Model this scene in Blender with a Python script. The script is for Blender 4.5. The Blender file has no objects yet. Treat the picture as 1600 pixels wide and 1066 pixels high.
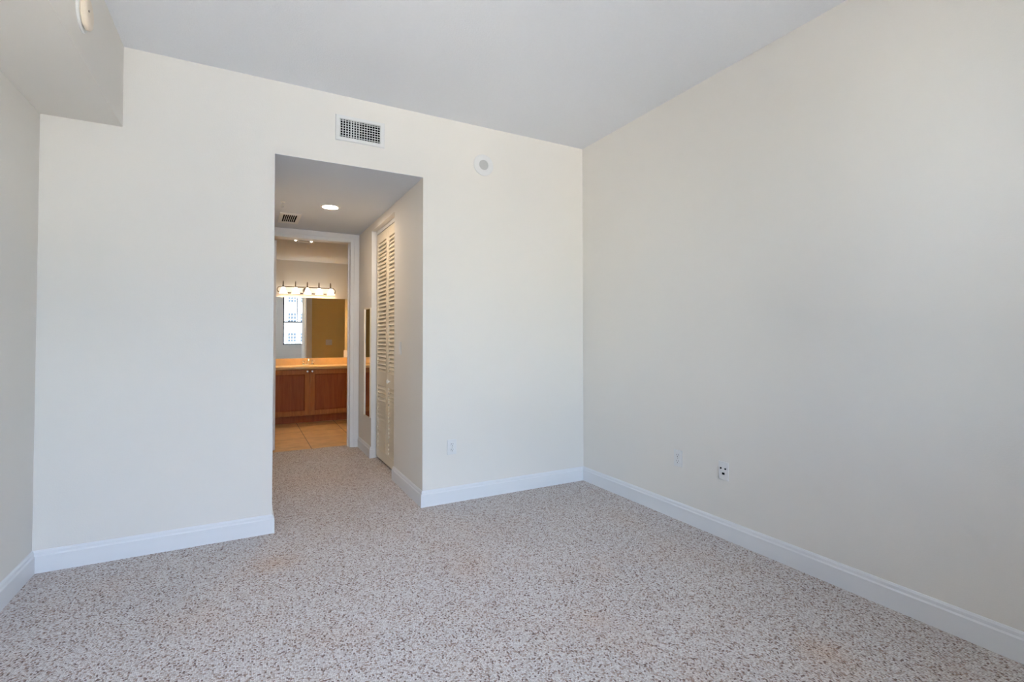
import bpy, bmesh, math, random
from mathutils import Vector, Matrix
random.seed(7)
C = bpy.context.scene.collection
PI = math.pi

# ------------------------------------------------------------------ camera
F, YAW, PITCH, ROLL, EYE = 788.19, 0.51582, 0.02063, -0.00176, 1.187
cam_data = bpy.data.cameras.new('camera'); cam = bpy.data.objects.new('camera', cam_data); C.objects.link(cam)
cam_data.sensor_width = 36.0; cam_data.lens = F/1600*36.0
cam_data.shift_x = -30.9/1600; cam_data.shift_y = -19.98/1600
cam_data.clip_start = 0.02; cam_data.clip_end = 500
c_, s_ = math.cos(YAW), math.sin(YAW)
r_ = Vector((c_, -s_, 0)); f_ = Vector((s_, c_, 0)); u_ = Vector((0, 0, 1))
cp, sp = math.cos(PITCH), math.sin(PITCH)
f2 = f_*cp + u_*sp; u2 = u_*cp - f_*sp
cr, sr = math.cos(ROLL), math.sin(ROLL)
r3 = r_*cr + u2*sr; u3 = u2*cr - r_*sr
m = Matrix((r3, u3, -f2)).transposed().to_4x4(); m.translation = Vector((0, 0, EYE))
cam.matrix_world = m
bpy.context.scene.camera = cam

# ------------------------------------------------------------------ world, sun, exposure
vs = bpy.context.scene.view_settings
vs.view_transform = 'Standard'; vs.look = 'None'; vs.gamma = 1.0; vs.use_curve_mapping = False
vs.exposure = 2.88
w = bpy.data.worlds.new('sky'); bpy.context.scene.world = w; w.use_nodes = True
nt = w.node_tree; bg = nt.nodes['Background']
sky = nt.nodes.new('ShaderNodeTexSky'); sky.sky_type = 'NISHITA'; sky.sun_disc = False
sky.sun_elevation = math.radians(68); sky.sun_rotation = math.radians(170); sky.air_density = 1.0; sky.dust_density = 2.0
nt.links.new(sky.outputs[0], bg.inputs[0]); bg.inputs[1].default_value = 0.32
sd = bpy.data.lights.new('sun', 'SUN'); sd.energy = 8.5; sd.color = (1, .91, .78); sd.angle = math.radians(.6)
so = bpy.data.objects.new('sun', sd); C.objects.link(so)
so.rotation_euler = Vector((.08, .36, -.93)).to_track_quat('-Z', 'Y').to_euler()

# room measures (metres)
H = 2.8; D = 3.498; R = 2.481; L = -.934; SZ = 2.354; SX = -.598
X0 = .149; X1 = 1.094; OT = 2.341; E0 = 5.816; E1 = 5.95; WY = -.70; BY = 8.33; BZ = 2.365
DL, DR, DT = .245, 1.006, 2.26

for nm, x0, x1, z0, z1 in (('sky_portal_right', .873, 1.80, 1.0, 2.68), ('sky_portal_left', -.86, .50, .03, 2.68)):
    ld = bpy.data.lights.new(nm, 'AREA'); ld.shape = 'RECTANGLE'; ld.size = x1-x0; ld.size_y = z1-z0
    ld.cycles.is_portal = True
    lo = bpy.data.objects.new(nm, ld); C.objects.link(lo)
    lo.location = ((x0+x1)/2, WY-.15, (z0+z1)/2); lo.rotation_euler = Vector((0, 1, 0)).to_track_quat('-Z', 'Z').to_euler()

# ------------------------------------------------------------------ materials
def mat(name, col, rough=.6, metal=0., spec=.3, bump=0., bscale=200., var=0., vscale=3., coat=0.):
    mt = bpy.data.materials.new(name); mt.use_nodes = True
    t = mt.node_tree; b = t.nodes['Principled BSDF']
    b.inputs['Base Color'].default_value = (*col, 1); b.inputs['Roughness'].default_value = rough
    b.inputs['Metallic'].default_value = metal; b.inputs['Specular IOR Level'].default_value = spec
    b.inputs['Coat Weight'].default_value = coat
    tc = t.nodes.new('ShaderNodeTexCoord')
    n = t.nodes.new('ShaderNodeTexNoise'); n.inputs['Scale'].default_value = vscale; n.inputs['Detail'].default_value = 3
    t.links.new(tc.outputs['Object'], n.inputs['Vector'])
    mx = t.nodes.new('ShaderNodeMix'); mx.data_type = 'RGBA'
    mx.inputs['A'].default_value = (*[c*(1-var) for c in col], 1); mx.inputs['B'].default_value = (*[min(1, c*(1+var)) for c in col], 1)
    t.links.new(n.outputs['Fac'], mx.inputs['Factor']); t.links.new(mx.outputs['Result'], b.inputs['Base Color'])
    if bump:
        n2 = t.nodes.new('ShaderNodeTexNoise'); n2.inputs['Scale'].default_value = bscale; n2.inputs['Detail'].default_value = 4
        t.links.new(tc.outputs['Object'], n2.inputs['Vector'])
        bp = t.nodes.new('ShaderNodeBump'); bp.inputs['Strength'].default_value = bump; bp.inputs['Distance'].default_value = .004
        t.links.new(n2.outputs['Fac'], bp.inputs['Height']); t.links.new(bp.outputs['Normal'], b.inputs['Normal'])
    return mt
def emit(name, col, strength):
    mt = bpy.data.materials.new(name); mt.use_nodes = True
    b = mt.node_tree.nodes['Principled BSDF']; b.inputs['Base Color'].default_value = (*col, 1)
    b.inputs['Emission Color'].default_value = (*col, 1); b.inputs['Emission Strength'].default_value = strength
    return mt
WALL = mat('cream_wall_paint', (.78, .745, .695), .75, bump=.12, bscale=160, var=.012)
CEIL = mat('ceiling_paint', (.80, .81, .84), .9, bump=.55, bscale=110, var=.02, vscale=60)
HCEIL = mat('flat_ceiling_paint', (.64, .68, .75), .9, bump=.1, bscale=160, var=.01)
TRIM = mat('white_trim_paint', (.77, .775, .79), .38, spec=.45, var=.01)
WHITE = mat('white_plastic', (.74, .735, .725), .35, spec=.45)
GRILLE = mat('white_painted_metal', (.74, .735, .72), .4, spec=.4)
CREAM = mat('aged_cream_plastic', (.80, .69, .56), .45)
DARK = mat('flat_black', (.006, .006, .007), .9, spec=0.)  # near-black: painted shade inside ducts and slots, and the black jacks
GREY = mat('grey_mesh', (.50, .50, .49), .7, bump=.3, bscale=900)
LOUV = mat('cream_door_paint', (.76, .69, .56), .45, spec=.4, var=.01)
GOLD = mat('golden_tan_paint', (.68, .52, .24), .7, bump=.1, bscale=160, var=.02)
COUNTER = mat('golden_counter', (.82, .58, .29), .3, spec=.5, var=.12, vscale=9)
CHROME = mat('chrome', (.85, .85, .85), .12, metal=1)
BRONZE = mat('brushed_bronze', (.20, .16, .12), .32, metal=.9)
BLACK = mat('black_window_metal', (.02, .022, .025), .4)
MIRROR = mat('mirror_glass', (.93, .94, .93), .0, metal=1)
FACADE = mat('white_facade', (.86, .85, .82), .8, bump=.1, bscale=2)
PANEG = mat('blue_grey_glass', (.06, .08, .10), .5, spec=.1)
PAVE = mat('pale_paving', (.62, .60, .56), .9)
LED = emit('ceiling_lamp_glow', (1, .79, .58), 28)
SHADE = emit('frosted_shade_glow', (1, .86, .68), 1.1)
BULB = emit('small_bulb_glow', (1, .9, .75), 1.5)
VBULB = emit('vanity_bulb_glow', (1, .74, .46), 34)

def glass():
    mt = bpy.data.materials.new('window_glass'); mt.use_nodes = True; t = mt.node_tree
    t.nodes.remove(t.nodes['Principled BSDF']); out = t.nodes['Material Output']
    tr = t.nodes.new('ShaderNodeBsdfTransparent'); tr.inputs[0].default_value = (.95, .97, .97, 1)
    gl = t.nodes.new('ShaderNodeBsdfGlossy'); gl.inputs['Roughness'].default_value = .0
    fr = t.nodes.new('ShaderNodeFresnel'); fr.inputs[0].default_value = 1.45
    mx = t.nodes.new('ShaderNodeMixShader')
    t.links.new(fr.outputs[0], mx.inputs[0]); t.links.new(tr.outputs[0], mx.inputs[1]); t.links.new(gl.outputs[0], mx.inputs[2])
    t.links.new(mx.outputs[0], out.inputs[0]); return mt
GLASS = glass()

def carpet():
    mt = bpy.data.materials.new('berber_carpet'); mt.use_nodes = True; t = mt.node_tree
    b = t.nodes['Principled BSDF']; b.inputs['Roughness'].default_value = .95; b.inputs['Specular IOR Level'].default_value = .1
    tc = t.nodes.new('ShaderNodeTexCoord'); mp = t.nodes.new('ShaderNodeMapping')
    mp.inputs['Rotation'].default_value = (0, 0, 0); mp.inputs['Scale'].default_value = (170, 140, 1)
    t.links.new(tc.outputs['Object'], mp.inputs['Vector'])
    v = t.nodes.new('ShaderNodeTexVoronoi'); v.inputs['Scale'].default_value = 1; v.inputs['Randomness'].default_value = .55
    v.voronoi_dimensions = '2D'
    t.links.new(mp.outputs[0], v.inputs['Vector'])
    sep = t.nodes.new('ShaderNodeSeparateColor'); t.links.new(v.outputs['Color'], sep.inputs[0])
    rp = t.nodes.new('ShaderNodeValToRGB'); el = rp.color_ramp.elements
    rp.color_ramp.interpolation = 'CONSTANT'
    stops = [(0, (.24, .17, .15)), (.05, (.42, .31, .26)), (.13, (.53, .45, .41)), (.30, (.66, .60, .57)), (.6, (.73, .68, .655)), (.84, (.80, .755, .73))]
    el[0].position = 0; el[0].color = (*stops[0][1], 1); el[1].position = stops[1][0]; el[1].color = (*stops[1][1], 1)
    for p, c in stops[2:]:
        e = el.new(p); e.color = (*c, 1)
    t.links.new(sep.outputs[0], rp.inputs[0])
    # shade in the gaps between the loops, darkened into the colour
    mr = t.nodes.new('ShaderNodeMapRange'); mr.inputs['From Min'].default_value = .35; mr.inputs['From Max'].default_value = .75
    mr.inputs['To Min'].default_value = .97; mr.inputs['To Max'].default_value = .56
    t.links.new(v.outputs['Distance'], mr.inputs[0])
    m1 = t.nodes.new('ShaderNodeMix'); m1.data_type = 'RGBA'; m1.blend_type = 'MULTIPLY'; m1.inputs['Factor'].default_value = 1
    t.links.new(rp.outputs[0], m1.inputs['A']); t.links.new(mr.outputs[0], m1.inputs['B'])
    # broad worn and rusty patches
    n = t.nodes.new('ShaderNodeTexNoise'); n.inputs['Scale'].default_value = 2.6; n.inputs['Detail'].default_value = 5
    t.links.new(tc.outputs['Object'], n.inputs['Vector'])
    r2 = t.nodes.new('ShaderNodeMapRange'); r2.inputs['From Min'].default_value = .52; r2.inputs['From Max'].default_value = .75; r2.inputs['To Max'].default_value = .55
    t.links.new(n.outputs['Fac'], r2.inputs[0])
    m2 = t.nodes.new('ShaderNodeMix'); m2.data_type = 'RGBA'; m2.blend_type = 'MULTIPLY'; m2.inputs['B'].default_value = (.96, .86, .78, 1)
    t.links.new(r2.outputs[0], m2.inputs['Factor']); t.links.new(m1.outputs['Result'], m2.inputs['A'])
    # round rusty stains where they lie
    prev = m2.outputs['Result']
    for (sx, sy, rad, st) in ((.15, 3.02, .16, .8), (1.91, 1.13, .13, .7), (.62, 4.6, .5, .35), (1.3, 1.75, .10, .4), (1.02, 2.5, .2, .35)):
        vm = t.nodes.new('ShaderNodeVectorMath'); vm.operation = 'DISTANCE'; vm.inputs[1].default_value = (sx, sy, 0)
        t.links.new(tc.outputs['Object'], vm.inputs[0])
        ad = t.nodes.new('ShaderNodeMath'); ad.operation = 'MULTIPLY_ADD'; ad.inputs[1].default_value = rad*1.6; 
        t.links.new(n.outputs['Fac'], ad.inputs[0]); t.links.new(vm.outputs['Value'], ad.inputs[2])
        rr = t.nodes.new('ShaderNodeMapRange'); rr.inputs['From Min'].default_value = rad*.8; rr.inputs['From Max'].default_value = rad*2.0
        rr.inputs['To Min'].default_value = st; rr.inputs['To Max'].default_value = 0; rr.interpolation_type = 'SMOOTHSTEP'
        t.links.new(ad.outputs[0], rr.inputs[0])
        mm = t.nodes.new('ShaderNodeMix'); mm.data_type = 'RGBA'; mm.blend_type = 'MULTIPLY'; mm.inputs['B'].default_value = (.95, .80, .68, 1)
        t.links.new(rr.outputs[0], mm.inputs['Factor']); t.links.new(prev, mm.inputs['A']); prev = mm.outputs['Result']
    t.links.new(prev, b.inputs['Base Color'])
    iv = t.nodes.new('ShaderNodeMath'); iv.operation = 'SUBTRACT'; iv.inputs[0].default_value = 1
    t.links.new(v.outputs['Distance'], iv.inputs[1])
    bp = t.nodes.new('ShaderNodeBump'); bp.inputs['Strength'].default_value = .6; bp.inputs['Distance'].default_value = .003
    t.links.new(iv.outputs[0], bp.inputs['Height']); t.links.new(bp.outputs[0], b.inputs['Normal'])
    return mt
CARPET = carpet()

def tiles():
    mt = bpy.data.materials.new('golden_floor_tile'); mt.use_nodes = True; t = mt.node_tree
    b = t.nodes['Principled BSDF']; b.inputs['Roughness'].default_value = .35
    tc = t.nodes.new('ShaderNodeTexCoord'); mp = t.nodes.new('ShaderNodeMapping')
    mp.inputs['Location'].default_value = (-.632, -5.62, 0)
    t.links.new(tc.outputs['Object'], mp.inputs['Vector'])
    br = t.nodes.new('ShaderNodeTexBrick'); br.offset = 0; br.inputs['Scale'].default_value = 1
    br.inputs['Brick Width'].default_value = .487; br.inputs['Row Height'].default_value = .487; br.inputs['Mortar Size'].default_value = .004
    br.inputs['Color1'].default_value = (.70, .46, .22, 1); br.inputs['Color2'].default_value = (.76, .51, .26, 1); br.inputs['Mortar'].default_value = (.16, .10, .05, 1)
    t.links.new(mp.outputs[0], br.inputs['Vector'])
    n = t.nodes.new('ShaderNodeTexNoise'); n.inputs['Scale'].default_value = 7; n.inputs['Detail'].default_value = 6
    t.links.new(tc.outputs['Object'], n.inputs['Vector'])
    rp = t.nodes.new('ShaderNodeValToRGB'); rp.color_ramp.elements[0].position = .3; rp.color_ramp.elements[1].position = .6
    rp.color_ramp.elements[0].color = (.72, .68, .6, 1); rp.color_ramp.elements[1].color = (1, 1, 1, 1)
    t.links.new(n.outputs['Fac'], rp.inputs[0])
    mx = t.nodes.new('ShaderNodeMix'); mx.data_type = 'RGBA'; mx.blend_type = 'MULTIPLY'; mx.inputs['Factor'].default_value = .8
    t.links.new(br.outputs['Color'], mx.inputs['A']); t.links.new(rp.outputs[0], mx.inputs['B'])
    t.links.new(mx.outputs['Result'], b.inputs['Base Color']); return mt
TILE = tiles()

def wood(name, c1, c2):
    mt = bpy.data.materials.new(name); mt.use_nodes = True; t = mt.node_tree
    b = t.nodes['Principled BSDF']; b.inputs['Roughness'].default_value = .42; b.inputs['Specular IOR Level'].default_value = .3
    tc = t.nodes.new('ShaderNodeTexCoord'); mp = t.nodes.new('ShaderNodeMapping'); mp.inputs['Scale'].default_value = (28, 28, 2.2)
    t.links.new(tc.outputs['Object'], mp.inputs['Vector'])
    n = t.nodes.new('ShaderNodeTexNoise'); n.inputs['Scale'].default_value = 1.3; n.inputs['Detail'].default_value = 6; n.inputs['Distortion'].default_value = .6
    t.links.new(mp.outputs[0], n.inputs['Vector'])
    rp = t.nodes.new('ShaderNodeValToRGB'); rp.color_ramp.elements[0].position = .3; rp.color_ramp.elements[1].position = .7
    rp.color_ramp.elements[0].color = (*c1, 1); rp.color_ramp.elements[1].color = (*c2, 1)
    t.links.new(n.outputs['Fac'], rp.inputs[0]); t.links.new(rp.outputs[0], b.inputs['Base Color']); return mt
CHERRY = wood('cherry_wood', (.42, .14, .035), (.56, .21, .06))
CHERRYP = wood('cherry_panel_wood', (.31, .075, .018), (.42, .12, .03))

# ------------------------------------------------------------------ mesh helpers
def box(bm, x0, y0, z0, x1, y1, z1, bev=0.):
    v = [bm.verts.new(p) for p in ((x0,y0,z0),(x1,y0,z0),(x1,y1,z0),(x0,y1,z0),(x0,y0,z1),(x1,y0,z1),(x1,y1,z1),(x0,y1,z1))]
    fs = [bm.faces.new([v[i] for i in f]) for f in ((3,2,1,0),(4,5,6,7),(0,1,5,4),(1,2,6,5),(2,3,7,6),(3,0,4,7))]
    if bev:
        es = list({e for f in fs for e in f.edges})
        bmesh.ops.bevel(bm, geom=es, offset=bev, segments=2, affect='EDGES', profile=.5)
def lathe(bm, prof, origin, axis=(0,0,1), seg=32, scale=(1,1)):
    """prof: list of (radius, height along axis)."""
    q = Vector((0,0,1)).rotation_difference(Vector(axis)).to_matrix(); o = Vector(origin); rings = []
    for r, h in prof:
        if r < 1e-6: rings.append([bm.verts.new(o + q @ Vector((0,0,h)))])
        else: rings.append([bm.verts.new(o + q @ Vector((r*scale[0]*math.cos(2*PI*i/seg), r*scale[1]*math.sin(2*PI*i/seg), h))) for i in range(seg)])
    for a, b in zip(rings, rings[1:]):
        for i in range(seg):
            j = (i+1) % seg
            if len(a) == 1 and len(b) == 1: continue
            if len(a) == 1: bm.faces.new((a[0], b[i], b[j]))
            elif len(b) == 1: bm.faces.new((a[i], a[j], b[0]))
            else: bm.faces.new((a[i], a[j], b[j], b[i]))
def tube(bm, pts, r, seg=12, closed=False):
    pts = [Vector(p) for p in pts]; n = len(pts); rings = []; up = None
    for i, p in enumerate(pts):
        a = pts[i-1] if (i or closed) else p; b = pts[(i+1) % n] if (i < n-1 or closed) else p
        t = (b-a).normalized()
        if up is None: up = t.orthogonal().normalized()
        up = (up - t*up.dot(t)).normalized(); s = t.cross(up)
        rr = r[i] if isinstance(r, (list, tuple)) else r
        rings.append([bm.verts.new(p + up*rr*math.cos(2*PI*k/seg) + s*rr*math.sin(2*PI*k/seg)) for k in range(seg)])
    for i in range(n if closed else n-1):
        a, b = rings[i], rings[(i+1) % n]
        for k in range(seg): bm.faces.new((a[k], a[(k+1)%seg], b[(k+1)%seg], b[k]))
    if not closed:
        bm.faces.new(rings[0][::-1]); bm.faces.new(rings[-1])
def obj(name, bm, m_, parent=None, smooth=False, loc=None):
    bmesh.ops.recalc_face_normals(bm, faces=bm.faces)
    me = bpy.data.meshes.new(name)
    if loc:
        bmesh.ops.translate(bm, verts=bm.verts, vec=-Vector(loc))
    bm.to_mesh(me); bm.free(); me.materials.append(m_)
    if smooth:
        me.polygons.foreach_set('use_smooth', [True]*len(me.polygons))
        try: me.set_sharp_from_angle(angle=math.radians(35))
        except Exception: pass
    o = bpy.data.objects.new(name, me); C.objects.link(o)
    if loc: o.location = loc
    if parent: o.parent = parent
    return o
def tag(o, label, cat=None, group=None, kind=None):
    o['label'] = label
    if cat: o['category'] = cat
    if group: o['group'] = group
    if kind: o['kind'] = kind
    return o
def thing(name, label, cat, loc=(0,0,0), group=None, kind=None):
    o = bpy.data.objects.new(name, None); C.objects.link(o); o.location = loc; o.empty_display_size = .1
    return tag(o, label, cat, group, kind)
def boxes(name, bs, m_, label, cat, parent=None, bev=0.):
    bm = bmesh.new()
    for b in bs: box(bm, *b, bev)
    o = obj(name, bm, m_, parent)
    if parent is None: tag(o, label, cat, kind='structure')
    return o
def part(name, bs, m_, parent, bev=0., smooth=False):
    bm = bmesh.new(); off = parent_loc(parent)
    for b in bs: box(bm, *b, bev)
    bmesh.ops.translate(bm, verts=bm.verts, vec=-off)
    return obj(name, bm, m_, parent, smooth)
def parent_loc(p):
    v = Vector(p.location)
    while p.parent: p = p.parent; v += Vector(p.location)
    return v
def pobj(name, bm, m_, parent, smooth=True):
    bmesh.ops.translate(bm, verts=bm.verts, vec=-parent_loc(parent)); return obj(name, bm, m_, parent, smooth)

# ------------------------------------------------------------------ room shell
T = .12
boxes('floor', [(L-.2, WY-.2, -.15, R+.2, E1, 0)], CARPET, 'flecked beige berber carpet over the bedroom and passage floor', 'carpet')
boxes('floor', [(-.6, E1, -.15, 1.9, BY+.2, 0)], TILE, 'golden square tiled floor of the bathroom', 'tiled floor')
boxes('ceiling', [(L-.2, WY-.2, H, R+.2, D+T, H+.15)], CEIL, 'textured white bedroom ceiling', 'ceiling')
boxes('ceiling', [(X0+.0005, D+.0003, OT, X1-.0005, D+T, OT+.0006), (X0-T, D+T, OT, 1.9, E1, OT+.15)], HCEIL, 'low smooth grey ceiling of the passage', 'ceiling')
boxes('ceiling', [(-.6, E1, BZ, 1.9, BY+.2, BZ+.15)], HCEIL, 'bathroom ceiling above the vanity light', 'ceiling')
boxes('wall_left', [(L-T, WY, 0, L, D, H)], WALL, 'left cream bedroom wall under the dropped soffit', 'wall')
boxes('soffit', [(L, WY, SZ, SX, D, H)], WALL, 'boxed soffit along the top of the left wall', 'soffit')
boxes('wall_right', [(R, WY, 0, R+T, D, H)], WALL, 'long cream right bedroom wall', 'wall')
boxes('wall_back', [(L-T, D, 0, X0, D+T, H), (X0, D, OT+.0006, X1, D+T, H), (X1, D, 0, R+T, D+T, H)], WALL, 'cream back wall with the passage opening', 'wall')
W1 = (.873, 1.80, 1.0, 2.68); W2 = (-.86, .50, .03, 2.68)
boxes('wall_front', [(L-T, WY-T, 0, W2[0], WY, H), (W2[0], WY-T, 0, W2[1], WY, W2[2]), (W2[0], WY-T, W2[3], W2[1], WY, H), (W2[1], WY-T, 0, W1[0], WY, H),
    (W1[0], WY-T, 0, W1[1], WY, W1[2]), (W1[0], WY-T, W1[3], W1[1], WY, H), (W1[1], WY-T, 0, R+T, WY, H)], WALL, 'cream window wall seen in the vanity mirror', 'wall')
# passage
CY0, CY1, CZ = 4.295, 5.19, 2.268
boxes('wall_passage_left', [(X0-T, D+T, 0, X0, E0, OT)], WALL, 'left wall of the passage', 'wall')
boxes('wall_passage_right', [(X1, D+T, 0, X1+T, CY0, OT), (X1, CY0, CZ, X1+T, CY1, OT), (X1, CY1, 0, X1+T, E0, OT)], WALL, 'right wall of the passage around the louvered closet', 'wall')
boxes('wall_bathroom_entry', [(X0-T, E0, 0, DL, E1, OT), (DL, E0, DT, DR, E1, OT), (DR, E0, 0, 1.9, E1, OT)], WALL, 'wall around the bathroom doorway', 'wall')
boxes('wall_bathroom_inside', [(-.5, E1, 0, DL-.075, E1+.006, BZ), (DL-.075, E1, DT+.07, DR+.075, E1+.006, BZ), (DR+.075, E1, 0, 1.70, E1+.006, BZ)], GOLD, 'golden tan wall seen in the vanity mirror', 'wall')
boxes('wall_bathroom_right', [(1.70, E1, 0, 1.82, BY, BZ), (1.43, 7.76, 0, 1.70, BY, BZ)], GOLD, 'right bathroom wall stepping in beside the vanity', 'wall')
boxes('wall_bathroom_left', [(-.6, E1, 0, -.5, BY, BZ)], WALL, 'left bathroom wall', 'wall')
boxes('wall_bathroom_back', [(-.6, BY, 0, 1.9, BY+T, BZ)], WALL, 'bathroom wall behind the vanity', 'wall')
boxes('wall_closet', [(1.80, 4.0, 0, 1.86, 5.5, OT), (X1+T, 4.0, 0, 1.8, 4.05, OT), (X1+T, 5.45, 0, 1.8, 5.5, OT)], WALL, 'closet interior behind the louvered doors', 'wall')

# baseboards, mitred at the corners
BB = [(0, 0), (.014, 0), (.014, .085), (.0095, .092), (.0085, .104), (.004, .112), (0, .113)]
def baseboard(path, names, hole=()):
    """path runs with the room on its left; one object per stretch."""
    P = [Vector(p) for p in path]; rings = []
    for i, p in enumerate(P):
        d0 = (P[i]-P[i-1]).normalized() if i else None; d1 = (P[i+1]-P[i]).normalized() if i < len(P)-1 else None
        n0 = Vector((-d0.y, d0.x)) if d0 else None; n1 = Vector((-d1.y, d1.x)) if d1 else None
        if n0 is None: nn = n1
        elif n1 is None: nn = n0
        else: nn = (n0+n1)/(1+n0.dot(n1))
        rings.append([Vector((p.x+nn.x*a, p.y+nn.y*a, z)) for a, z in BB])
    for i, nm in enumerate(names):
        if not nm: continue
        bm = bmesh.new(); a = [bm.verts.new(v) for v in rings[i]]; b = [bm.verts.new(v) for v in rings[i+1]]
        k = len(a)
        for j in range(k): bm.faces.new((a[j], a[(j+1)%k], b[(j+1)%k], b[j]))
        bm.faces.new(a[::-1]); bm.faces.new(b)
        tag(obj(nm[0], bm, TRIM), nm[1], 'baseboard', kind='structure')
baseboard([(X0, E0-.001), (X0, D), (L, D), (L, WY)],
    [('baseboard_passage_left', 'white baseboard along the left of the passage'), ('baseboard_back_left', 'white baseboard on the back wall left of the passage'), ('baseboard_left', 'white baseboard along the left wall')])
baseboard([(2.481, WY), (R, D), (X1, D), (X1, CY0), (X1+.045, CY0)],
    [('baseboard_right', 'long white baseboard along the right wall'), ('baseboard_back_right', 'white baseboard on the back wall right of the passage'),
     ('baseboard_passage_right', 'white baseboard between the room corner and the closet'), ('baseboard_return', 'short return of baseboard into the closet opening')])
baseboard([(X1+.045, CY1), (X1, CY1), (X1, E0-.022)], [('baseboard_closet', 'short return of baseboard at the far closet edge'), ('baseboard_passage_end', 'short white baseboard below the wall mirror')])

# doorway casing (trim_1) with jamb liner
def casing(name, y, s, label):
    """y: wall face, s: direction the trim stands proud."""
    bm = bmesh.new(); t1, t2 = .018, .011
    def bb(x0, z0, x1, z1, th): box(bm, x0, min(y, y+s*th), z0, x1, max(y, y+s*th), z1)
    xr = min(DR+.082, X1-.001) if s < 0 else DR+.082
    bb(DL-.075, 0, DL-.022, DT+.022, t1); bb(DL-.022, 0, DL+.003, DT-.003, t2)
    bb(DR+.028, 0, xr, DT+.028, t1); bb(DR-.003, 0, DR+.028, DT-.003, t2)
    bb(DL-.022, DT-.003, DR+.028, DT+.028, t2)
    bb(DL-.075, DT+.028, xr, OT-.001, t1)
    return tag(obj(name, bm, TRIM), label, 'door casing', kind='structure')
casing('trim_1', E0, -1, 'white casing around the bathroom doorway, passage side')
casing('trim_2', E1+.006, 1, 'white casing around the bathroom doorway, bathroom side')
boxes('trim_3', [(DL, E0-.001, 0, DL+.004, E1+.006, DT), (DR-.008, E0-.001, 0, DR, E1+.006, DT), (DL+.004, E0-.001, DT-.008, DR-.008, E1+.006, DT), (DR-.020, E0+.06, 0, DR-.008, E0+.10, DT-.008)], TRIM, 'white jamb lining the bathroom doorway', 'door jamb')
# closet opening lining
boxes('trim_4', [(X1-.0005, CY1-.012, .0, X1+.045, CY1, CZ), (X1+.050, CY0, 2.234, X1+.080, CY1-.013, CZ)], TRIM, 'white lining and header of the closet opening', 'closet trim')

# bathroom door, swung open into the bathroom, seen on edge
dr = thing('door_2', 'white bathroom door swung open, only its edge showing at left of the doorway', 'door', (.262, 6.35, 0), kind='structure')
part('door_panel', [(.243, 5.975, .015, .277, 6.70, 2.235)], TRIM, dr, .002)
for hz in (.25, .78, 1.95): part('hinge', [(.2445, 5.9735, hz-.045, .2525, 5.9752, hz+.045)], BRONZE, dr)

# ------------------------------------------------------------------ closet bifold door
cl = thing('door_1', 'cream louvered bifold closet door on the right of the passage', 'closet door', (X1+.065, (CY0+CY1)/2, 0), kind='structure')
def leaf(y0, y1):
    x0, x1 = X1+.050, X1+.078; st = .046; z0, z1 = .022, 2.226
    bm = bmesh.new()
    box(bm, x0, y0, z0, x1, y0+st, z1, .002); box(bm, x0, y1-st, z0, x1, y1, z1, .002)
    for a, b in ((z0, .112), (.735, .862), (2.135, z1)): box(bm, x0+.001, y0+st, a, x1-.001, y1-st, b)
    o = pobj('louvered_leaf', bm, LOUV, cl, False)
    bm = bmesh.new(); pitch = .0372
    for a, b in ((.112, .735), (.862, 2.135)):
        n = int(round((b-a)/pitch)); p = (b-a)/n
        for i in range(n):
            zc = a+(i+.5)*p; q = bmesh.ops.create_cube(bm, size=1)['verts']
            M = Matrix.Translation((x0+.0138, (y0+y1)/2, zc)) @ Matrix.Rotation(math.radians(-60), 4, 'Y') @ Matrix.Diagonal((.046, y1-y0-2*st, .010, 1))
            bmesh.ops.transform(bm, matrix=M, verts=q)
    pobj('slats', bm, LOUV, o, False)
ym = (CY0+CY1)/2 + .002
leaf(CY0+.004, ym-.0015); leaf(ym+.0015, CY1-.016)
bm = bmesh.new(); lathe(bm, [(.0, 0), (.008, .0), (.007, .012), (.015, .018), (.017, .026), (.012, .033), (0, .035)], (X1+.051, 4.63, .80), (-1, 0, 0), 20)
pobj('knob', bm, WHITE, cl)

# ------------------------------------------------------------------ wall and ceiling fittings
# bedroom supply register
v = thing('wall_vent', 'white air register high on the back wall above the passage', 'vent', (.66, D, 2.585))
bm = bmesh.new(); x0, x1, z0, z1 = .500, .820, 2.498, 2.670; ix0, ix1, iz0, iz1 = .530, .788, 2.526, 2.642
def frame(bm, x0, x1, z0, z1, ix0, ix1, iz0, iz1, y, t):
    ve = lambda x, yy, z: bm.verts.new((x, yy, z))
    o0 = [ve(x0, y, z0), ve(x1, y, z0), ve(x1, y, z1), ve(x0, y, z1)]
    b = .004
    o1 = [ve(x0+b, y-t, z0+b), ve(x1-b, y-t, z0+b), ve(x1-b, y-t, z1-b), ve(x0+b, y-t, z1-b)]
    i1 = [ve(ix0-b, y-t, iz0-b), ve(ix1+b, y-t, iz0-b), ve(ix1+b, y-t, iz1+b), ve(ix0-b, y-t, iz1+b)]
    i0 = [ve(ix0, y-t*.3, iz0), ve(ix1, y-t*.3, iz0), ve(ix1, y-t*.3, iz1), ve(ix0, y-t*.3, iz1)]
    i00 = [ve(ix0, y, iz0), ve(ix1, y, iz0), ve(ix1, y, iz1), ve(ix0, y, iz1)]
    for A, B in ((o0, o1), (o1, i1), (i1, i0), (i0, i00), (i00, o0)):
        for k in range(4): bm.faces.new((A[k], A[(k+1)%4], B[(k+1)%4], B[k]))
frame(bm, x0, x1, z0, z1, ix0, ix1, iz0, iz1, D, .010); pobj('frame', bm, GRILLE, v, False)
part('duct_shade_sheet', [(ix0, D-.0008, iz0, ix1, D+.0, iz1)], DARK, v)  # black sheet on the solid wall, painted shade for the duct depth
bm = bmesh.new()
for i in range(7):
    z = iz0+(i+.5)*(iz1-iz0)/7; box(bm, ix0, D-.004, z-.0018, ix1, D-.001, z+.0018)
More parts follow.
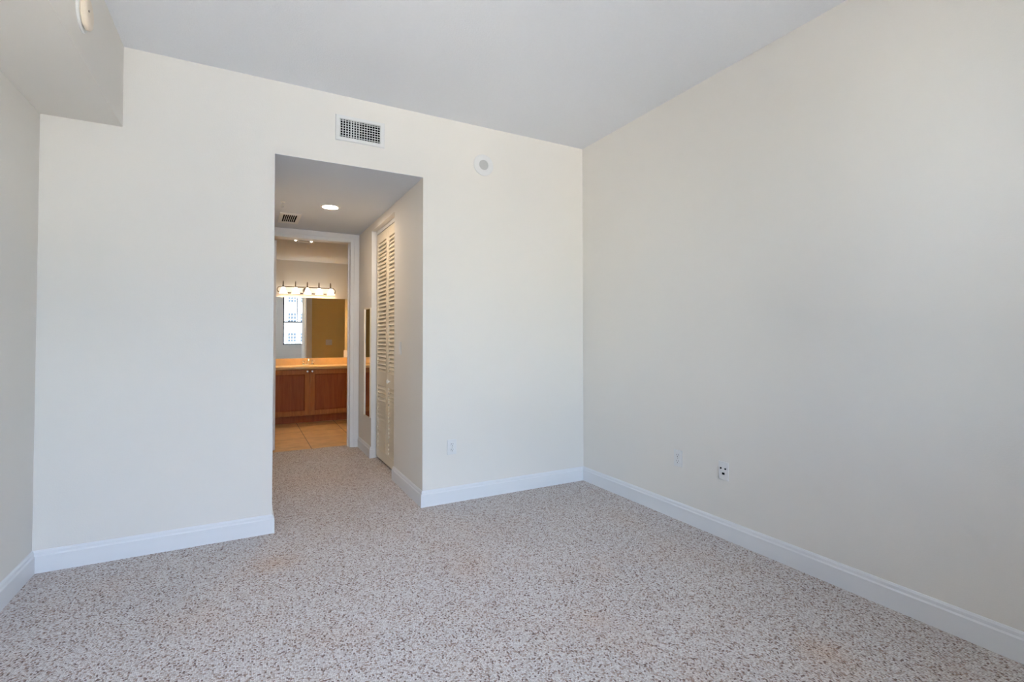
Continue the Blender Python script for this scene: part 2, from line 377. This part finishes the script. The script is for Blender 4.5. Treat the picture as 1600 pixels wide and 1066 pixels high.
pobj('horizontal_blades', bm, GRILLE, v, False)
bm = bmesh.new()
for i in range(16):
    x = ix0+i*(ix1-ix0)/15; tw = -28+56*abs(i-7.5)/7.5 if False else (18 if i < 5 else (0 if i < 11 else -8))
    q = bmesh.ops.create_cube(bm, size=1)['verts']
    bmesh.ops.transform(bm, matrix=Matrix.Translation((x, D-.008, (iz0+iz1)/2)) @ Matrix.Rotation(math.radians(tw), 4, 'Z') @ Matrix.Diagonal((.0028 if not 4 <= i <= 7 else .006, .008, iz1-iz0, 1)), verts=q)
pobj('vertical_blades', bm, GRILLE, v, False)
for sx in (x0+.013, x1-.013):
    bm = bmesh.new(); lathe(bm, [(0, .0025), (.003, .0015), (.0035, 0), (0, 0)], (sx, D-.0098, (z0+z1)/2), (0, -1, 0), 12); pobj('screw', bm, GRILLE, v)

# round ceiling-speaker like disc on the wall
s = thing('wall_speaker', 'round white flush speaker on the back wall right of the passage', 'speaker', (1.563, D, 2.508))
bm = bmesh.new(); lathe(bm, [(.038, 0), (.038, .007), (.042, .009), (.074, .007), (.080, .004), (.081, 0)], (1.563, D, 2.508), (0, -1, 0), 48); pobj('trim_ring', bm, WHITE, s)
bm = bmesh.new(); lathe(bm, [(0, .008), (.02, .0075), (.0378, .006), (.0378, 0), (0, 0)], (1.563, D, 2.508), (0, -1, 0), 40); pobj('mesh_grille', bm, GREY, s)

# smoke detector on the soffit
s = thing('smoke_detector', 'yellowed round smoke detector on the face of the soffit', 'smoke detector', (SX, 2.68, 2.525))
oc = (SX, 2.68, 2.525)
bm = bmesh.new(); lathe(bm, [(0, 0), (.076, 0), (.077, .005), (.073, .009), (0, .009)], oc, (1, 0, 0), 48); pobj('mounting_plate', bm, WHITE, s)
bm = bmesh.new(); lathe(bm, [(0, .009), (.060, .009), (.064, .013), (.064, .024), (.059, .029), (.045, .032), (0, .033)], oc, (1, 0, 0), 48); pobj('body', bm, CREAM, s)
bm = bmesh.new(); lathe(bm, [(0, .0342), (.0045, .0342), (.0045, .031), (0, .031)], (SX, 2.645, 2.520), (1, 0, 0), 12); pobj('indicator', bm, BRONZE, s)

# outlets
def plate(name, label, cat, o, axis, w_=.070, h_=.108, kind='duplex', group=None):
    """axis: 'y' on back wall facing -y, 'x' on the right wall facing -x, 'p' passage wall facing -x."""
    t = thing(name, label, cat, o, group); bm = bmesh.new()
    def P(a0, b0, z0, a1, b1, z1, bev=0., bm=None):
        # a along wall, b outwards
        if axis == 'y': box(bm, a0, -b1, z0, a1, -b0, z1, bev)
        elif axis == '+y': box(bm, a0, b0, z0, a1, b1, z1, bev)
        else: box(bm, -b1, a0, z0, -b0, a1, z1, bev)
    def ax(a, b, z): return (a, b if axis == '+y' else -b, z) if 'y' in axis else (-b, a, z)
    nrm = (0, -1, 0) if axis == 'y' else ((0, 1, 0) if axis == '+y' else (-1, 0, 0))
    P(-w_/2, 0, -h_/2, w_/2, .006, h_/2, .0018, bm); obj('cover_plate', bm, WHITE, t)
    if kind == 'duplex':
        for sz in (-1, 1):
            bm = bmesh.new(); zc = sz*.0195
            lathe(bm, [(0, .0085), (.0155, .0085), (.0165, .007), (.0165, .004), (0, .004)], ax(0, 0, zc), nrm, 24, (1, .85) if False else (1, 1))
            so_ = obj('socket', bm, WHITE, t, True)
            bm = bmesh.new()
            for a in (-.0065, .0065): P(a-.0010, .0083, zc-.001, a+.0012, .0088, zc+.0075, 0, bm)
            lathe(bm, [(0, .0088), (.0026, .0088), (.0026, .008), (0, .008)], ax(0, 0, zc-.0085), nrm, 12)
            obj('slots', bm, DARK, so_)
        bm = bmesh.new(); lathe(bm, [(0, .0072), (.003, .0065), (.003, .005), (0, .005)], ax(0, 0, 0), nrm, 12); obj('screw', bm, CHROME, t)
    elif kind == 'jacks':
        for a, z, r in ((-.015, .014, .0052), (.017, .014, .0052)):
            bm = bmesh.new(); lathe(bm, [(0, .0075), (r*.6, .0075), (r, .009), (r, .004), (0, .004)], ax(a, 0, z), nrm, 16); obj('coaxial_jack', bm, DARK, t)
        bm = bmesh.new(); P(-.009, .0055, -.022, .009, .0072, -.010, 0, bm); obj('phone_jack', bm, DARK, t)
    elif kind == 'switch':
        n = 1 if w_ < .1 else 2
        for k in range(n):
            a = (k-(n-1)/2)*.046
            bm = bmesh.new(); P(a-.0165, .005, -.033, a+.0165, .0085, .033, .001, bm); obj('rocker', bm, WHITE, t)
    return t
plate('wall_outlet', 'white duplex outlet low on the back wall right of the passage', 'outlet', (1.312, D, .400), 'y')
plate('wall_outlet', 'white duplex outlet on the right wall, nearer the far corner', 'outlet', (R, 2.425, .400), 'x')
plate('cable_outlet', 'white plate with three black jacks low on the right wall', 'cable outlet', (R, 2.061, .399), 'x', kind='jacks')
plate('light_switch', 'white light switch beside the louvered closet in the passage', 'light switch', (X1, 4.10, 1.11), 'x', kind='switch')
plate('light_switch', 'double light switch on the golden wall, seen in the vanity mirror', 'light switch', (1.40, E1+.006, 1.12), '+y', w_=.116, kind='switch')

# passage ceiling: can light, return vent, sprinkler
s = thing('recessed_light', 'round lit downlight in the passage ceiling', 'ceiling light', (.633, 4.685, OT))
bm = bmesh.new(); lathe(bm, [(.064, 0), (.062, -.004), (.070, -.006), (.082, -.003), (.083, 0)], (.633, 4.685, OT), (0,0,1), 40); pobj('trim_ring', bm, WHITE, s)
bm = bmesh.new(); lathe(bm, [(0, -.004), (.062, -.003), (.062, 0), (0, 0)], (.633, 4.685, OT), (0,0,1), 40); pobj('lamp', bm, LED, s)
v = thing('ceiling_vent', 'white slatted vent in the passage ceiling before the bathroom door', 'vent', (.352, 5.30, OT))
vx0, vx1, vy0, vy1 = .262, .442, 5.09, 5.52; ins = .032
part('frame', [(vx0, vy0, OT-.008, vx1, vy0+ins*1.6, OT), (vx0, vy1-ins*1.6, OT-.008, vx1, vy1, OT), (vx0, vy0+ins*1.6, OT-.008, vx0+ins, vy1-ins*1.6, OT), (vx1-ins, vy0+ins*1.6, OT-.008, vx1, vy1-ins*1.6, OT)], GRILLE, v, .001)
part('duct_shade_sheet', [(vx0+ins, vy0+ins*1.6, OT-.001, vx1-ins, vy1-ins*1.6, OT)], DARK, v)  # thin black sheet under the ceiling, stands for shade behind the slats
bm = bmesh.new()
for i in range(1, 7):
    x = vx0+ins+i*(vx1-vx0-2*ins)/7; box(bm, x-.0022, vy0+ins*1.6, OT-.006, x+.0022, vy1-ins*1.6, OT-.0015)
pobj('slats', bm, GRILLE, v, False)
def sprinkler(loc, label):
    s = thing('fire_sprinkler', label, 'sprinkler', loc)
    bm = bmesh.new(); lathe(bm, [(0, 0), (.018, 0), (.018, -.003), (.010, -.006), (0, -.006)], loc, (0,0,1), 24); pobj('escutcheon', bm, WHITE, s)
    bm = bmesh.new(); x, y, z = loc
    tube(bm, [(x, y, z-.005), (x, y, z-.022)], .006, 10)
    for sx in (-1, 1): tube(bm, [(x+sx*.005, y, z-.018), (x+sx*.012, y, z-.028), (x+sx*.003, y, z-.042)], .0022, 8)
    lathe(bm, [(0, -.042), (.014, -.043), (.014, -.045), (0, -.045)], loc, (0,0,1), 16)
    pobj('head', bm, CHROME, s)
sprinkler((.262, 4.70, OT), 'small sprinkler head on the passage ceiling at the left edge')
sprinkler((.668, 6.86, BZ), 'small sprinkler head on the bathroom ceiling')

# bathroom ceiling two-lamp bar
s = thing('ceiling_lamp_bar', 'small dark bar with two bright bulbs on the bathroom ceiling', 'ceiling light', (.58, 6.5, BZ))
part('bar', [(.518, 6.47, BZ-.028, .652, 6.53, BZ)], BRONZE, s, .004)
for bx in (.500, .670):
    bm = bmesh.new(); bmesh.ops.create_uvsphere(bm, u_segments=20, v_segments=12, radius=.014); bmesh.ops.translate(bm, verts=bm.verts, vec=(bx, 6.5, BZ-.014)); pobj('bulb', bm, BULB, s)

# wall mirror at the end of the passage
s = thing('wall_mirror', 'tall narrow mirror with thin white frame beside the bathroom doorway', 'mirror', (X1, 5.33, .94))
my0, my1, mz0, mz1 = 5.193, 5.462, .395, 1.50
part('mirror_panel', [(X1-.012, my0+.003, mz0+.01, X1-.002, my1-.01, mz1-.01)], MIRROR, s)
part('frame', [(X1-.013, my0, mz0, X1, my0+.003, mz1), (X1-.018, my1-.01, mz0, X1, my1, mz1), (X1-.013, my0+.003, mz0, X1, my1-.01, mz0+.01), (X1-.013, my0+.003, mz1-.01, X1, my1-.01, mz1)], LOUV, s)

# ------------------------------------------------------------------ bathroom vanity
VX0, VX1 = .13, 1.43; VY = 7.80
cb = thing('vanity_cabinet', 'cherry wood bathroom vanity cabinet with two framed doors', 'cabinet', (.78, 8.07, 0))
part('body', [(VX0, VY+.02, .10, VX1-.001, BY-.001, .757)], CHERRY, cb)
part('toe_kick', [(VX0, VY+.075, 0, VX1-.001, BY-.002, .10)], CHERRYP, cb)
def cdoor(x0, x1, kx):
    z0, z1 = .112, .748; st = .062; y0, y1 = VY-.002, VY+.02
    bm = bmesh.new()
    box(bm, x0, y0, z0, x0+st, y1, z1, .002); box(bm, x1-st, y0, z0, x1, y1, z1, .002)
    box(bm, x0+st, y0, z0, x1-st, y1, z0+st, .002); box(bm, x0+st, y0, z1-st, x1-st, y1, z1, .002)
    d = pobj('door', bm, CHERRY, cb, False)
    bm = bmesh.new(); i0, i1, j0, j1 = x0+st, x1-st, z0+st, z1-st; b = .010
    A = [bm.verts.new(p) for p in ((i0, y0+.004, j0), (i1, y0+.004, j0), (i1, y0+.004, j1), (i0, y0+.004, j1))]
    B = [bm.verts.new(p) for p in ((i0+b, y0+.014, j0+b), (i1-b, y0+.014, j0+b), (i1-b, y0+.014, j1-b), (i0+b, y0+.014, j1-b))]
    for k in range(4): bm.faces.new((A[k], A[(k+1)%4], B[(k+1)%4], B[k]))
    bm.faces.new(B); pobj('inset_panel', bm, CHERRYP, d, False)
    bm = bmesh.new(); lathe(bm, [(0, 0), (.006, 0), (.005, .012), (.015, .018), (.017, .024), (.011, .031), (0, .032)], (kx, y0, .726), (0, -1, 0), 20)
    pobj('knob', bm, CHROME, d)
cdoor(.245, .795, .767); cdoor(.802, 1.352, .830)
ct = thing('vanity_countertop', 'golden tan bathroom countertop with raised splash', 'countertop', (.78, 8.07, .757))
bm = bmesh.new(); box(bm, VX0-.02, 7.775, .757, VX1-.001, BY-.001, .796, .006); cto = pobj('countertop', bm, COUNTER, ct, True)
part('backsplash', [(VX0-.02, BY-.02, .796, VX1-.022, BY-.0005, .896)], COUNTER, ct, .003)
part('sidesplash', [(VX1-.022, 7.80, .796, VX1-.0008, BY-.0005, 1.0)], COUNTER, ct, .003)
bm = bmesh.new(); lathe(bm, [(.235, .0), (.232, .005), (.215, .007), (.205, .003), (.19, .001), (.1, .0008), (0, .0006)], (.81, 8.03, .796), (0,0,1), 40, (1, .8)); pobj('sink_rim', bm, COUNTER, ct)
# faucet
fx, fy, fz = .815, 8.235, .7965
fa = thing('bathroom_faucet', 'chrome two-handle faucet on the vanity countertop', 'faucet', (fx, fy, fz))
bm = bmesh.new(); box(bm, fx-.085, fy-.025, fz, fx+.085, fy+.025, fz+.016, .007); pobj('base_plate', bm, CHROME, fa)
bm = bmesh.new(); tube(bm, [(fx, fy, fz+.01), (fx, fy-.004, fz+.05), (fx, fy-.025, fz+.08), (fx, fy-.065, fz+.092), (fx, fy-.105, fz+.082), (fx, fy-.12, fz+.062)], [.017, .014, .013, .012, .011, .011], 16); pobj('spout', bm, CHROME, fa)
for sx in (-1, 1):
    bm = bmesh.new(); hx = fx+sx*.062
    lathe(bm, [(0, .012), (.020, .012), (.017, .03), (.011, .038), (.014, .044), (.020, .056), (.014, .066), (0, .068)], (hx, fy, fz), (0,0,1), 20)
    tube(bm, [(hx, fy, fz+.052), (hx+sx*.03, fy-.012, fz+.060)], [.006, .004], 10)
    pobj('handle', bm, CHROME, fa)
# vanity mirror
mo = boxes('vanity_mirror', [(.11, BY-.006, .898, 1.392, BY-.0005, 1.812)], MIRROR, '', 'mirror'); del mo['kind']
mo.data.transform(Matrix.Translation((-.751, -(BY-.003), -1.355))); mo.location = (.751, BY-.0085, 1.355); mo.rotation_euler = (0, 0, -.007)
tag(mo, 'large frameless mirror on the wall above the vanity countertop', 'mirror')
# vanity light
vl = thing('vanity_light', 'five-lamp bronze bar light with white bell shades above the vanity mirror', 'wall light', (.798, BY, 1.92))
yr = BY-.055; zc = 1.918; hh = .046; xa, xb = .398+hh, 1.198-hh
pts = [(xa + (xb-xa)*i/8, yr, zc+hh) for i in range(9)] + [(xb+hh*math.sin(a), yr, zc+hh*math.cos(a)) for a in [PI*i/10 for i in range(1, 10)]] \
    + [(xb - (xb-xa)*i/8, yr, zc-hh) for i in range(9)] + [(xa-hh*math.sin(a), yr, zc-hh*math.cos(a)) for a in [PI*i/10 for i in range(1, 10)]]
bm = bmesh.new(); tube(bm, pts, .0085, 12, True); pobj('rail', bm, BRONZE, vl)
bm = bmesh.new(); lathe(bm, [(0, 0), (.055, 0), (.05, .015), (.03, .022), (0, .022)], (.798, BY, zc), (0, -1, 0), 32); 
tube(bm, [(.798, BY-.02, zc+.02), (.798, yr, zc+hh)], .007, 10); tube(bm, [(.798, BY-.02, zc-.02), (.798, yr, zc-hh)], .007, 10)
pobj('wall_mount', bm, BRONZE, vl)
for i, x in enumerate((.472, .637, .798, .960, 1.124)):
    ys = BY-.135
    bm = bmesh.new()
    tube(bm, [(x, yr, zc+hh), (x, yr-.004, zc+hh+.04), (x, yr-.018, zc+hh+.066), (x, yr-.045, zc+hh+.076), (x, ys+.012, zc+hh+.066), (x, ys, zc+hh+.04), (x, ys, zc+.036)], .0055, 10)
    lathe(bm, [(0, .05), (.012, .05), (.018, .030), (.019, .022), (0, .022)], (x, ys, zc), (0,0,1), 20)
    a = pobj('arm', bm, BRONZE, vl)
    bm = bmesh.new(); lathe(bm, [(.018, .032), (.024, .018), (.033, -.010), (.044, -.038), (.056, -.058), (.0535, -.058), (.041, -.036), (.030, -.010), (.021, .016), (.015, .028)], (x, ys, zc), (0,0,1), 32)
    pobj('shade', bm, SHADE, a)
    bm = bmesh.new(); bmesh.ops.create_uvsphere(bm, u_segments=16, v_segments=10, radius=.022); bmesh.ops.translate(bm, verts=bm.verts, vec=(x, ys, zc-.022)); pobj('bulb', bm, VBULB, a)

# ------------------------------------------------------------------ window and added daylight opening behind the camera
def window(name, label, W_, mull, bar):
    x0, x1, z0, z1 = W_; y0, y1 = WY-.09, WY-.03; f = .035
    wn = thing(name, label, 'window', ((x0+x1)/2, WY-.06, z0), kind='structure')
    fr = [(x0, y0, z0, x0+f, y1, z1), (x1-f, y0, z0, x1, y1, z1), (x0+f, y0, z0, x1-f, y1, z0+f*1.3), (x0+f, y0, z1-f, x1-f, y1, z1)]
    fr += [(x0+f, y0, bar-.025, x1-f, y1, bar+.025)] if bar else []
    fr += [(mx-.012, y0+.01, (bar or z0)+.02, mx+.012, y1-.01, z1-f) for mx in mull]
    part('frame', fr, BLACK, wn)
    part('pane', [(x0+f, WY-.063, z0+f, x1-f, WY-.058, z1-f)], GLASS, wn)
    part('sill', [(x0, WY-.03, z0-.004, x1, WY+.01, z0+.012)], TRIM, wn) if bar else None
window('window_1', 'black framed window with a mullion, seen in the vanity mirror', W1, (1.27,), 1.715)
window('added_daylight_opening', 'black framed glazed opening behind the camera, unseen and added for daylight', W2, (-.18,), None)  # assumed opening, added to bring more daylight into the room

# ------------------------------------------------------------------ outside
bl = thing('apartment_building', 'white apartment building with small paned windows, reflected in the vanity mirror', 'building', (6, -60, -14))
bm = bmesh.new(); box(bm, -14, -74, -14, 30, -60, 15); box(bm, -14.3, -74.3, 15, 30.3, -59.7, 15.6); pobj('wall', bm, FACADE, bl, False)
for r in range(6):
    for k in range(16):
        x0 = 4.05-1.57*4+1.57*k; z0 = .80-2.72*2+2.72*r
        bm = bmesh.new(); box(bm, x0-.05, -60.02, z0-.05, x0+1.10, -59.94, z0+1.33)
        o = pobj('window', bm, FACADE, bl, False)
        bm = bmesh.new()
        for a in range(3):
            for b in range(3):
                box(bm, x0+.02+a*.35, -59.95, z0+.02+b*.42, x0+.02+a*.35+.29, -59.92, z0+.02+b*.42+.35)
        pobj('panes', bm, PANEG, o, False)
boxes('outdoor_ground', [(-120, -160, -14.3, 140, WY-.5, -14)], PAVE, 'pale ground far below the windows', 'ground')
